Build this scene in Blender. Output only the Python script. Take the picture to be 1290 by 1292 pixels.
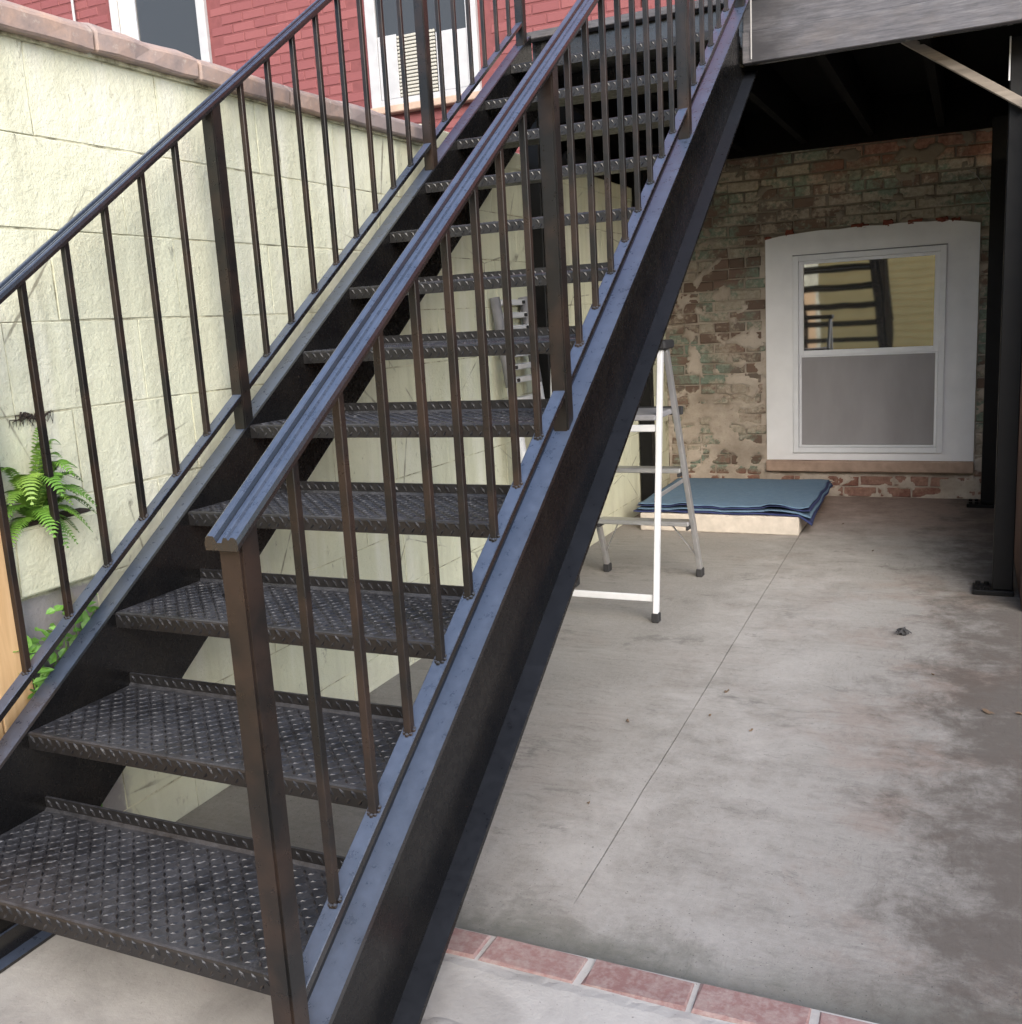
import bpy, bmesh, math, random
from mathutils import Vector, Matrix, Euler, noise
from math import radians, pi, sin, cos

# ------------------------------------------------------------------ scene, camera, light
scene = bpy.context.scene
for o in list(bpy.data.objects):
    bpy.data.objects.remove(o)
COL = scene.collection

cam_d = bpy.data.cameras.new('camera')
cam = bpy.data.objects.new('camera', cam_d)
COL.objects.link(cam)
cam_d.sensor_fit = 'HORIZONTAL'
cam_d.sensor_width = 36
cam_d.lens = 35.03
cam_d.shift_y = -0.0028
cam_d.clip_start = 0.05
cam_d.clip_end = 600
cam.matrix_world = (Matrix.Translation((1.8396, -1.0304, 1.3019)) @ Matrix.Rotation(0.43746, 4, 'Z')
                    @ Matrix.Rotation(1.38238, 4, 'X') @ Matrix.Rotation(-0.0579, 4, 'Z'))
scene.camera = cam

SUN_EL, SUN_AZ = radians(30), radians(149)      # veiled sun behind the photographer, very soft
world = bpy.data.worlds.new('World')
scene.world = world
world.use_nodes = True
wn = world.node_tree
bg = wn.nodes['Background']
sky = wn.nodes.new('ShaderNodeTexSky')
sky.sky_type = 'NISHITA'
sky.sun_disc = False
sky.sun_elevation = SUN_EL
sky.sun_rotation = SUN_AZ
sky.air_density = 1.0
sky.dust_density = 2.0
sky.ozone_density = 1.0
wn.links.new(sky.outputs[0], bg.inputs[0])
bg.inputs[1].default_value = 0.15
sd = bpy.data.lights.new('sun', 'SUN')
sun = bpy.data.objects.new('sun', sd)
COL.objects.link(sun)
sd.energy = 1.5
sd.angle = radians(55)
sd.color = (1, .95, .88)
sdir = Vector((sin(SUN_AZ) * cos(SUN_EL), cos(SUN_AZ) * cos(SUN_EL), sin(SUN_EL)))
sun.rotation_euler = sdir.to_track_quat('Z', 'Y').to_euler()
sun.location = (3, -8, 15)

vs = scene.view_settings
vs.view_transform = 'Standard'
vs.look = 'None'
vs.gamma = 1
vs.use_curve_mapping = False
vs.exposure = 1.55

random.seed(7)
R = random.random
def U(a, b): return a + (b - a) * R()

# ------------------------------------------------------------------ material helpers
class NT:
    def __init__(s, name):
        s.m = bpy.data.materials.new(name); s.m.use_nodes = True
        s.t = s.m.node_tree; s.b = s.t.nodes['Principled BSDF']; s.L = s.t.links.new
        g = s.t.nodes.new('ShaderNodeNewGeometry'); s.pos = g.outputs['Position']; s.pt = g.outputs['Pointiness']
        s.nrm = g.outputs['Normal']
    def node(s, t, **k):
        n = s.t.nodes.new(t)
        for a, v in k.items(): setattr(n, a, v)
        return n
    def put(s, sock, v):
        if hasattr(v, 'is_linked') or hasattr(v, 'links'): s.L(v, sock)
        else: sock.default_value = v
    def obj(s): return s.node('ShaderNodeTexCoord').outputs['Object']
    def rand(s): return s.node('ShaderNodeObjectInfo').outputs['Random']
    def scale(s, vec, sc, off=(0, 0, 0)):
        n = s.node('ShaderNodeMapping'); s.L(vec, n.inputs[0]); n.inputs['Scale'].default_value = sc
        n.inputs['Location'].default_value = off; return n.outputs[0]
    def noise(s, vec, sc, det=4, rough=.55, dist=0):
        n = s.node('ShaderNodeTexNoise'); s.L(vec, n.inputs['Vector']); n.inputs['Scale'].default_value = sc
        n.inputs['Detail'].default_value = det; n.inputs['Roughness'].default_value = rough
        n.inputs['Distortion'].default_value = dist; return n.outputs['Fac']
    def voro(s, vec, sc, feature='DISTANCE_TO_EDGE'):
        n = s.node('ShaderNodeTexVoronoi', feature=feature); s.L(vec, n.inputs['Vector']); n.inputs['Scale'].default_value = sc
        return n.outputs['Distance']
    def ramp(s, fac, stops):
        n = s.node('ShaderNodeValToRGB'); e = n.color_ramp.elements
        while len(e) < len(stops): e.new(.5)
        for k, (p, c) in zip(e, stops):
            k.position = p; k.color = (c, c, c, 1) if not hasattr(c, '__len__') else (*c, 1)
        s.L(fac, n.inputs[0]); return n.outputs[0]
    def span(s, v, a, b, o0=0.0, o1=1.0):
        n = s.node('ShaderNodeMapRange', interpolation_type='SMOOTHSTEP'); s.L(v, n.inputs[0])
        for i, q in zip((1, 2, 3, 4), (a, b, o0, o1)): n.inputs[i].default_value = q
        return n.outputs[0]
    def mix(s, fac, a, b, mode='MIX'):
        n = s.node('ShaderNodeMix', data_type='RGBA', blend_type=mode)
        s.put(n.inputs[0], fac)
        for i, v in ((6, a), (7, b)):
            if hasattr(v, '__len__') and not hasattr(v, 'links'): v = (*v, 1) if len(v) == 3 else v
            s.put(n.inputs[i], v)
        return n.outputs[2]
    def math(s, op, a, b=0.0):
        n = s.node('ShaderNodeMath', operation=op); s.put(n.inputs[0], a); s.put(n.inputs[1], b); return n.outputs[0]
    def sep(s, vec):
        n = s.node('ShaderNodeSeparateXYZ'); s.L(vec, n.inputs[0]); return n.outputs
    def col(s, v): s.put(s.b.inputs['Base Color'], (*v, 1) if hasattr(v, '__len__') and not hasattr(v, 'links') and len(v) == 3 else v)
    def rough(s, v): s.put(s.b.inputs['Roughness'], v)
    def bump(s, h, strength=.3, dist=.004, prev=None):
        n = s.node('ShaderNodeBump'); n.inputs['Strength'].default_value = strength; n.inputs['Distance'].default_value = dist
        s.L(h, n.inputs['Height'])
        if prev is not None: s.L(prev, n.inputs['Normal'])
        s.L(n.outputs[0], s.b.inputs['Normal']); return n.outputs[0]

M = {}
def simple(name, c, rough=.6, metal=0, var=.12, sc=18, spec=None):
    n = NT(name); f = n.noise(n.pos, sc, 5)
    lo = tuple(x * (1 - var) for x in c); hi = tuple(min(1, x * (1 + var)) for x in c)
    n.col(n.ramp(f, [(.3, lo), (.7, hi)])); n.rough(rough); n.b.inputs['Metallic'].default_value = metal
    if spec is not None: n.b.inputs['Specular IOR Level'].default_value = spec
    n.bump(n.noise(n.pos, sc * 6, 3), .15, .002)
    M[name] = n.m
    return n.m

def mk_black_paint():
    # one gloss black enamel; blue sky sheen is painted onto faces that look up
    def enamel(name, key, base, brown, rlo, rhi, spec, sky_tint):
        n = NT(name)
        f = n.noise(n.pos, 9, 5); d = n.noise(n.pos, 48, 6, .7); g = n.noise(n.pos, 160, 4, .7)
        c = n.mix(n.ramp(f, [(.42, 0.0), (.64, 1.0)]), base, brown)
        chips = n.ramp(n.noise(n.pos, 75, 6, .75), [(.685, 0.0), (.72, 1.0)])
        c = n.mix(n.math('MULTIPLY', chips, .8), c, (.11, .09, .075))
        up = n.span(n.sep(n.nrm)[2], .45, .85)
        tint_m = n.math('MULTIPLY', up, n.ramp(n.math('ADD', n.math('MULTIPLY', d, .6), n.math('MULTIPLY', f, .4)), [(.32, .50), (.64, 1.0)]))
        c = n.mix(tint_m, c, sky_tint)
        n.col(c)
        n.rough(n.math('ADD', n.math('MULTIPLY', tint_m, .12), n.ramp(d, [(.3, rlo), (.7, rhi)])))
        n.b.inputs['Specular IOR Level'].default_value = spec
        n.bump(n.math('ADD', n.math('MULTIPLY', d, .8), n.math('MULTIPLY', g, .4)), .22, .0016)
        M[key] = n.m
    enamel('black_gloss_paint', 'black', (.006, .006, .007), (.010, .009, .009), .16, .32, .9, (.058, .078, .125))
    enamel('railing_enamel', 'rail', (.0075, .0072, .0072), (.024, .0155, .012), .24, .42, .40, (.050, .058, .075))
    enamel('channel_enamel', 'stringer', (.0045, .0045, .005), (.0075, .007, .0068), .18, .36, .30, (.012, .014, .019))  # same paint, darker copy: web and lower flange get little painted sky sheen
    n = NT('matt_black_post'); n.col((.0045, .0045, .005)); n.rough(n.ramp(n.noise(n.pos, 14, 4), [(.3, .35), (.7, .6)])); n.b.inputs['Specular IOR Level'].default_value = .22; n.bump(n.noise(n.pos, 90, 3), .12, .001); M['post'] = n.m

def mk_tread():
    n = NT('worn_diamond_plate')
    f = n.noise(n.pos, 7, 7, .65); g = n.noise(n.pos, 55, 6, .7); q = n.noise(n.pos, 300, 4, .7)
    x, y, z = n.sep(n.pos)
    path = n.math('MULTIPLY', n.span(x, .10, .34), n.span(x, .60, .86, 1.0, 0.0))     # foot traffic keeps the middle greyer
    w = n.ramp(n.math('ADD', n.math('ADD', n.math('MULTIPLY', f, .75), n.math('MULTIPLY', g, .35)), n.math('MULTIPLY', path, .07)), [(.46, 0.0), (.70, 1.0)])
    c = n.mix(w, (.006, .006, .0075), (.040, .041, .047))
    c = n.mix(n.math('MULTIPLY', n.ramp(q, [(.46, 0.0), (.70, .65)]), n.ramp(g, [(.35, .25), (.65, 1.0)])), c, (.115, .117, .126))
    rs = n.ramp(n.noise(n.pos, 26, 5, .7), [(.63, 0.0), (.75, .4)])
    c = n.mix(rs, c, (.065, .045, .033))
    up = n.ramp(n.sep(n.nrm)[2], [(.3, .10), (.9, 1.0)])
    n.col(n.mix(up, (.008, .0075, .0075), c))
    n.rough(n.ramp(g, [(.3, .26), (.7, .58)]))
    n.bump(n.math('ADD', n.math('MULTIPLY', g, .6), n.math('MULTIPLY', q, .5)), .4, .0014); M['tread'] = n.m
    n = NT('worn_diamond_lug')
    g = n.noise(n.pos, 60, 5, .7)
    n.col(n.ramp(g, [(.38, (.006, .006, .0075)), (.56, (.022, .022, .025)), (.68, (.09, .09, .093)), (.78, (.24, .24, .24))]))
    n.rough(.34); M['lug'] = n.m

def mk_concrete():
    n = NT('brushed_concrete')
    x, y, z = n.sep(n.pos)
    wv = n.node('ShaderNodeVectorMath', operation='ADD'); n.L(n.pos, wv.inputs[0])
    tn = n.node('ShaderNodeTexNoise'); n.L(n.pos, tn.inputs['Vector']); tn.inputs['Scale'].default_value = 5; tn.inputs['Detail'].default_value = 5
    ws = n.node('ShaderNodeVectorMath', operation='SCALE'); n.L(tn.outputs['Color'], ws.inputs[0]); ws.inputs['Scale'].default_value = .10
    n.L(ws.outputs[0], wv.inputs[1]); wp = wv.outputs[0]
    big = n.noise(n.pos, .9, 9, .7); mid = n.noise(wp, 5, 10, .74); fine = n.noise(n.pos, 62, 7, .78); grit = n.noise(n.pos, 300, 4, .75)
    c = n.ramp(big, [(.34, (.175, .164, .150)), (.5, (.245, .232, .214)), (.66, (.305, .291, .270))])
    c = n.mix(.55, c, n.ramp(mid, [(.32, (.125, .119, .110)), (.5, (.24, .229, .212)), (.68, (.36, .345, .322))]))
    c = n.mix(.42, c, n.ramp(fine, [(.28, (.085, .081, .075)), (.5, (.235, .224, .208)), (.72, (.40, .384, .36))]))
    c = n.mix(.26, c, n.ramp(grit, [(.3, (.08, .077, .072)), (.5, (.235, .224, .208)), (.7, (.41, .394, .37))]))
    # trowel and broom marks: along the yard on the open side, across it elsewhere
    br = n.noise(n.scale(wp, (1, .035, 1)), 95, 6, .75)
    rgt = n.span(x, 1.05, 1.55, .12, 1.0)
    bm = n.ramp(n.noise(n.pos, 1.8, 5), [(.42, 0.0), (.58, 1.0)])
    c = n.mix(n.math('MULTIPLY', n.math('MULTIPLY', bm, rgt), .5), c, n.ramp(br, [(.34, (.05, .048, .045)), (.44, (.22, .21, .195)), (.7, (.275, .263, .244))]))
    tr = n.noise(n.scale(wp, (.10, 1, 1)), 34, 7, .75)
    c = n.mix(n.ramp(n.noise(n.pos, 2.2, 5), [(.40, .0), (.6, .42)]), c, n.ramp(tr, [(.34, (.09, .086, .08)), (.46, (.235, .224, .208)), (.66, (.33, .316, .295))]))
    # pale worn middle
    pl = n.math('MULTIPLY', n.span(x, .62, 1.0), n.span(x, 1.25, 1.75, 1.0, 0.0))
    c = n.mix(n.math('MULTIPLY', pl, n.ramp(mid, [(.40, .0), (.62, .55)])), c, (.37, .358, .345))
    # brick dust
    rd = n.ramp(n.noise(wp, 2.1, 8, .7), [(.50, 0.0), (.62, 1.0)])
    c = n.mix(n.math('MULTIPLY', rd, n.span(x, 1.15, 1.9, .10, .55)), c, (.185, .125, .098))
    near = n.span(y, 4.35, 5.5, 0.0, .85)
    c = n.mix(near, c, n.ramp(mid, [(.34, (.19, .128, .102)), (.66, (.36, .27, .228))]))
    # soot with ragged edges, and a dirty strip along the open side
    st = n.ramp(n.noise(n.scale(wp, (1, 1.5, 1), (3.1, 1, 0)), 1.9, 12, .80), [(.57, 0.0), (.64, .5)])
    c = n.mix(st, c, (.085, .081, .076))
    s2 = n.ramp(n.noise(n.scale(wp, (.45, 1.2, 1), (8, 3, 0)), 6, 10, .78), [(.60, 0.0), (.66, .42)])
    c = n.mix(s2, c, (.075, .072, .068))
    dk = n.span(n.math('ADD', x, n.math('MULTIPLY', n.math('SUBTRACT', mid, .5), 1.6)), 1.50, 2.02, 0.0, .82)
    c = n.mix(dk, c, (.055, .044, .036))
    gr = n.span(n.math('ADD', y, n.math('MULTIPLY', n.math('SUBTRACT', mid, .5), .35)), .64, .86, .72, 0.0)
    c = n.mix(gr, c, (.080, .085, .070))
    pits = n.ramp(n.noise(n.pos, 150, 2), [(.27, .85), (.33, 0.0)])
    c = n.mix(pits, c, (.045, .044, .042))
    cr = n.voro(n.scale(wp, (1, .55, 1), (2, 4, 0)), .75)
    ck = n.math('MULTIPLY', n.ramp(cr, [(.0010, 1.0), (.0024, 0.0)]), n.ramp(n.noise(n.pos, 1.1, 3), [(.50, 0.0), (.55, .8)]))
    wh = n.ramp(n.noise(n.scale(wp, (1, .5, 1), (7, 2, 0)), 9, 9, .82), [(.69, 0.0), (.715, .7)])
    n.col(n.mix(wh, c, (.56, .55, .54))); n.rough(n.ramp(mid, [(.3, .74), (.7, .94)]))
    h = n.math('ADD', n.math('MULTIPLY', fine, .9), n.math('ADD', n.math('MULTIPLY', br, .35), n.math('ADD', n.math('MULTIPLY', grit, .4), n.math('MULTIPLY', mid, 1.2))))
    n.bump(n.math('SUBTRACT', h, n.math('MULTIPLY', pits, .8)), .5, .004); M['concrete'] = n.m
    n = NT('pale_pad_concrete')
    mid = n.noise(n.pos, 5, 7, .65, .4); fine = n.noise(n.pos, 80, 5, .7)
    c = n.ramp(mid, [(.28, (.24, .232, .222)), (.5, (.345, .335, .322)), (.72, (.42, .41, .395))])
    pk = n.ramp(n.noise(n.pos, 2.3, 4), [(.56, 0.0), (.74, .5)])
    c = n.mix(pk, c, (.36, .28, .255))
    sp = n.ramp(n.noise(n.pos, 120, 2), [(.25, .7), (.32, 0.0)])
    n.col(n.mix(sp, c, (.16, .15, .14))); n.rough(.88); n.bump(n.math('ADD', fine, n.math('MULTIPLY', mid, 2)), .4, .004); M['pad'] = n.m

def mk_cream():
    n = NT('cream_wall_paint')
    x, y, z = n.sep(n.pos)
    big = n.noise(n.pos, 1.6, 5, .6); mid = n.noise(n.pos, 9, 6, .65); fine = n.noise(n.pos, 90, 4, .7)
    c = n.ramp(big, [(.3, (.585, .59, .44)), (.52, (.645, .655, .50)), (.7, (.70, .705, .57))])
    c = n.mix(n.ramp(mid, [(.55, 0.0), (.8, .45)]), c, (.60, .60, .44))
    stk = n.noise(n.scale(n.pos, (1, 1, .07)), 16, 5, .65)
    c = n.mix(n.ramp(stk, [(.50, 0.0), (.72, .55)]), c, (.47, .47, .35))
    ws = n.noise(n.scale(n.pos, (1, 1, .12), (0, 5, 0)), 9, 4, .6)
    c = n.mix(n.ramp(ws, [(.52, 0.0), (.7, .5)]), c, (.78, .775, .70))
    gd = n.ramp(n.noise(n.scale(n.pos, (1, 1, .6), (1, 7, 2)), 24, 6, .75), [(.625, 0.0), (.70, .75)])
    c = n.mix(gd, c, (.26, .25, .19))
    lowm = n.ramp(n.math('ADD', z, n.math('MULTIPLY', mid, .35)), [(.20, .6), (.40, .0)])
    c = n.mix(lowm, c, (.52, .51, .41))
    # bare grey block where the paint stops near the planter
    ragged = n.math('ADD', z, n.math('MULTIPLY', n.noise(n.pos, 22, 4), .05))
    a = n.ramp(ragged, [(.755, 1.0), (.762, 0.0)])
    b = n.ramp(n.math('ADD', n.math('MULTIPLY', y, .8), n.math('MULTIPLY', n.noise(n.pos, 14, 4), .1)), [(.60, 1.0), (.63, 0.0)])
    c = n.mix(n.math('MULTIPLY', a, b), c, (.30, .285, .285))
    cr = n.voro(n.scale(n.pos, (1, 1, 1.3)), 1.5)
    crk = n.ramp(n.math('ADD', cr, n.math('MULTIPLY', n.noise(n.pos, 12, 4), .03)), [(.0165, 1.0), (.020, 0.0)])
    crm = n.ramp(n.noise(n.pos, 2.1, 3), [(.46, 0.0), (.53, .85)])
    c = n.mix(n.math('MULTIPLY', crk, crm), c, (.24, .23, .17))
    n.col(c); n.rough(.75)
    lump = n.noise(n.pos, 26, 6, .7)
    h = n.math('ADD', n.math('ADD', n.math('MULTIPLY', mid, 1.0), n.math('MULTIPLY', lump, .9)), n.math('MULTIPLY', fine, .35))
    n.bump(h, .6, .010); M['cream'] = n.m
    n = NT('joint_mortar_painted')
    n.col(n.ramp(n.noise(n.pos, 12, 6, .7), [(.36, (.17, .16, .11)), (.48, (.44, .43, .31)), (.60, (.66, .65, .49))])); n.rough(.9); M['cream_joint'] = n.m
    n = NT('coping_clay')
    r = n.rand(); f = n.noise(n.pos, 11, 6, .7); g = n.noise(n.pos, 45, 4)
    c = n.ramp(f, [(.28, (.20, .165, .155)), (.48, (.31, .235, .205)), (.68, (.42, .29, .225))])
    c = n.mix(n.ramp(r, [(.3, 0.0), (.9, .55)]), c, (.27, .245, .255))
    li = n.ramp(n.noise(n.pos, 26, 5, .7), [(.6, 0.0), (.7, .6)])
    n.col(n.mix(li, c, (.50, .46, .40))); n.rough(.88); n.bump(n.math('ADD', f, n.math('MULTIPLY', g, .4)), .5, .006); M['coping'] = n.m

def mk_brick():
    n = NT('old_painted_brick')
    x, y, z = n.sep(n.pos); r = n.rand()
    f = n.noise(n.pos, 38, 6, .7); g = n.noise(n.pos, 3.2, 5, .6)
    c = n.ramp(r, [(0, (.13, .088, .066)), (.35, (.19, .125, .095)), (.65, (.14, .115, .093)), (1, (.25, .175, .135))])
    # old green and tan paint in worn patches
    off = n.math('MULTIPLY', n.math('SUBTRACT', r, .5), .16)
    gm = n.ramp(n.math('ADD', n.math('ADD', n.noise(n.scale(n.pos, (1, 1, 1.5), (2.2, 0, .7)), 2.4, 6, .65), off), n.math('MULTIPLY', n.math('SUBTRACT', f, .5), .22)), [(.44, 0.0), (.53, .88)])
    c = n.mix(gm, c, n.ramp(f, [(.3, (.10, .145, .11)), (.7, (.27, .34, .275))]))
    tm = n.ramp(n.math('ADD', n.math('ADD', n.noise(n.scale(n.pos, (1, 1, 1.4), (5.0, 0, 3.0)), 2.8, 6, .68), off), n.math('MULTIPLY', n.math('SUBTRACT', f, .5), .3)), [(.475, 0.0), (.56, .85)])
    c = n.mix(tm, c, n.ramp(f, [(.3, (.26, .215, .165)), (.7, (.47, .405, .33))]))
    # clean red band under the deck and at the foot of the wall
    rm = n.span(n.math('ADD', z, n.math('MULTIPLY', n.noise(n.scale(n.pos, (1, 1, 1), (0, 0, 4)), 3, 4), .5)), 2.25, 2.40)
    rx = n.span(n.math('ADD', x, n.math('MULTIPLY', g, .6)), 1.1, 1.6)
    ft = n.ramp(n.math('ADD', z, n.math('MULTIPLY', f, .08)), [(.19, 1.0), (.24, 0.0)])
    c = n.mix(n.math('MAXIMUM', n.math('MULTIPLY', n.math('MULTIPLY', rm, rx), .8), n.math('MULTIPLY', ft, .75)), c, n.ramp(f, [(.3, (.15, .055, .04)), (.7, (.30, .135, .095))]))
    n.col(c); n.rough(.9); n.bump(f, .6, .006); M['brick'] = n.m
    n = NT('old_mortar')
    f = n.noise(n.pos, 55, 6, .7); g = n.noise(n.pos, 4, 5, .6)
    c = n.ramp(g, [(.3, (.27, .225, .18)), (.5, (.41, .35, .29)), (.7, (.52, .455, .39))])
    x, y, z = n.sep(n.pos)
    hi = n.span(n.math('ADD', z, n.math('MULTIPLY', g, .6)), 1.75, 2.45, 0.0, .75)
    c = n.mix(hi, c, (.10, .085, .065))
    c = n.mix(n.ramp(f, [(.56, 0.0), (.74, .5)]), c, (.14, .12, .10))
    n.col(c); n.rough(.95); n.bump(f, .6, .006); M['mortar'] = n.m
    n = NT('broken_brick_end')
    f = n.noise(n.pos, 60, 5, .7)
    n.col(n.ramp(f, [(.3, (.13, .035, .025)), (.7, (.30, .09, .06))])); n.rough(.95); n.bump(f, .8, .008); M['redbrick'] = n.m
    n = NT('red_painted_brick')
    f = n.noise(n.pos, 30, 5, .65); r = n.rand()
    c = n.ramp(r, [(0, (.165, .046, .048)), (.5, (.178, .052, .053)), (1, (.195, .060, .060))])
    n.col(n.mix(n.ramp(f, [(.55, 0.0), (.75, .5)]), c, (.15, .042, .042))); n.rough(.75); n.bump(f, .4, .005); M['red'] = n.m
    n = NT('red_painted_joint')
    n.col(n.ramp(n.noise(n.pos, 20, 4), [(.35, (.130, .036, .037)), (.65, (.160, .046, .047))])); n.rough(.85); M['red_joint'] = n.m
    n = NT('kerb_brick')
    f = n.noise(n.pos, 55, 6, .7); r = n.rand()
    c = n.ramp(r, [(0, (.19, .105, .10)), (1, (.245, .15, .143))])
    c = n.mix(n.ramp(f, [(.42, 0.0), (.66, .7)]), c, (.30, .25, .235))
    n.col(n.mix(n.ramp(n.noise(n.pos, 14, 5, .7), [(.54, 0.0), (.7, .6)]), c, (.27, .215, .195))); n.rough(.92); n.bump(f, .5, .004); M['kerb'] = n.m
    n = NT('dark_side_wall_brick')
    f = n.noise(n.pos, 25, 6, .7)
    n.col(n.mix(n.ramp(n.noise(n.pos, 3, 5), [(.35, 0.0), (.65, 1.0)]), (.085, .048, .040), (.15, .085, .068))); n.rough(.9); n.bump(f, .5, .006); M['darkbrick'] = n.m

def mk_wood():
    n = NT('weathered_fascia_wood')
    x, y, z = n.sep(n.pos)
    gr = n.noise(n.scale(n.pos, (.09, 1, 1)), 95, 7, .7); big = n.noise(n.scale(n.pos, (.5, 1, 1)), 5, 7, .7)
    c = n.ramp(gr, [(.3, (.045, .045, .052)), (.52, (.088, .087, .097)), (.72, (.135, .132, .142))])
    c = n.mix(n.ramp(big, [(.48, 0.0), (.7, .6)]), c, (.105, .090, .080))
    c = n.mix(n.ramp(n.noise(n.scale(n.pos, (.3, 1, 1), (4, 0, 0)), 9, 7, .75), [(.56, 0.0), (.66, .7)]), c, (.05, .05, .055))
    # black overspray next to the painted stair
    sp = n.span(n.math('ADD', x, n.math('MULTIPLY', n.noise(n.scale(n.pos, (.4, 1, 1.6)), 7, 5, .7), .55)), 1.22, 1.55, .95, 0.0)
    lf = n.span(x, .985, .995)
    n.col(n.mix(n.math('MULTIPLY', sp, lf), c, (.022, .022, .026))); n.rough(.85); n.bump(gr, .4, .003); M['fascia'] = n.m
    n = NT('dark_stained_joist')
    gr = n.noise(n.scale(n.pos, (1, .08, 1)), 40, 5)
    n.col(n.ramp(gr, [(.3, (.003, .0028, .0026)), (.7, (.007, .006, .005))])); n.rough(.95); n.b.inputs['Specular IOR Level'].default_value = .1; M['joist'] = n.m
    n = NT('weathered_brace_wood')
    gr = n.noise(n.scale(n.obj(), (.06, 1, 1)), 60, 5)
    n.col(n.ramp(gr, [(.3, (.15, .128, .104)), (.7, (.29, .25, .21))])); n.rough(.85); n.bump(gr, .3, .002); M['brace'] = n.m
    n = NT('fresh_pine')
    gr = n.noise(n.scale(n.pos, (1, 1, .06)), 55, 5, .6, .5); r = n.rand()
    c = n.ramp(gr, [(.3, (.48, .29, .13)), (.55, (.62, .40, .20)), (.75, (.70, .49, .27))])
    n.col(n.mix(n.ramp(r, [(0, 0.0), (1, .35)]), c, (.68, .50, .30))); n.rough(.6); n.bump(gr, .2, .002); M['pine'] = n.m

def mk_misc():
    n = NT('white_window_panel')
    f = n.noise(n.pos, 6, 5); g = n.noise(n.pos, 70, 4)
    c = n.ramp(f, [(.3, (.78, .78, .80)), (.7, (.86, .86, .88))])
    n.col(n.mix(n.ramp(n.noise(n.pos, 18, 6, .7), [(.62, 0.0), (.76, .3)]), c, (.52, .48, .44))); n.rough(.55); n.bump(g, .1, .002); M['panel'] = n.m
    simple('white_vinyl', (.78, .79, .82), .35, var=.03)
    simple('greyed_white_paint', (.36, .36, .37), .5, var=.1, sc=8)
    simple('aluminium', (.52, .52, .53), .35, metal=.75, var=.1)
    simple('white_ladder', (.60, .61, .63), .4, var=.05)
    simple('rubber', (.018, .018, .02), .7)
    simple('grey_plastic', (.22, .22, .235), .55)
    simple('sill_stone', (.37, .265, .205), .85, var=.2, sc=14)
    simple('foam_slab', (.50, .455, .40), .9, var=.12, sc=20)
    simple('galv', (.60, .60, .61), .4, metal=.5)
    simple('leaf_brown', (.12, .08, .05), .8)
    simple('soil', (.035, .026, .02), .95)
    simple('white_cord', (.34, .335, .33), .6)
    simple('clay_red', (.34, .12, .08), .85)
    simple('trunk', (.10, .08, .06), .9)
    simple('sun_yellow_siding', (.88, .60, .21), .7, var=.08, sc=3)  # bright golden base stands in for sunlight on a backlit face
    simple('dark_timber', (.06, .045, .035), .8)
    n = NT('window_glass')
    n.col((.035, .036, .04)); n.rough(.03); n.b.inputs['Specular IOR Level'].default_value = 1.0
    n.b.inputs['IOR'].default_value = 2.7
    n.bump(n.noise(n.scale(n.pos, (1, 1, .5)), 2.6, 2), .05, .02)
    M['glass'] = n.m
    n = NT('dark_glass'); n.col((.035, .038, .042)); n.rough(.04); n.b.inputs['IOR'].default_value = 1.35; M['glass2'] = n.m
    n = NT('insect_screen')
    x, y, z = n.sep(n.pos)
    c = n.ramp(n.noise(n.scale(n.pos, (1, 1, .35)), 4, 4), [(.3, (.245, .232, .238)), (.7, (.325, .31, .318))])
    n.col(c); n.rough(.6); n.bump(n.noise(n.pos, 900, 1), .2, .0008); M['screen'] = n.m
    n = NT('curtain')
    n.col(n.ramp(n.noise(n.scale(n.pos, (1, 1, .05)), 22, 3), [(.3, (.42, .40, .36)), (.7, (.60, .58, .53))])); n.rough(.9); M['curtain'] = n.m
    n = NT('blind')
    n.col((.34, .33, .29)); n.rough(.7); M['blind'] = n.m
    n = NT('blanket_blue')
    f = n.noise(n.pos, 26, 5); w = n.noise(n.pos, 420, 2)
    n.col(n.mix(n.ramp(f, [(.35, 0.0), (.7, .5)]), (.098, .170, .262), (.135, .21, .29))); n.rough(.95)
    q = n.voro(n.scale(n.pos, (1, 1, 0)), 13)
    n.bump(n.math('ADD', n.math('MULTIPLY', w, .25), n.ramp(q, [(0, 0.0), (.09, 1.0)])), .35, .006); M['blanket'] = n.m
    n = NT('blanket_navy'); n.col((.022, .032, .105)); n.rough(.9); n.bump(n.noise(n.pos, 300, 3), .3, .002); M['navy'] = n.m
    n = NT('fern_green'); r = n.rand(); f = n.noise(n.pos, 20, 3)
    n.col(n.mix(f, n.ramp(r, [(0, (.045, .13, .018)), (.6, (.13, .28, .035)), (1, (.25, .36, .06))]), (.10, .22, .03))); n.rough(.5)
    n.b.inputs['Subsurface Weight'].default_value = 0.0; M['fern'] = n.m
    n = NT('weed_green'); f = n.noise(n.pos, 30, 3)
    n.col(n.ramp(f, [(.3, (.07, .20, .03)), (.7, (.20, .40, .07))])); n.rough(.45); M['weed'] = n.m

mk_black_paint(); mk_tread(); mk_concrete(); mk_cream(); mk_brick(); mk_wood(); mk_misc()

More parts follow.
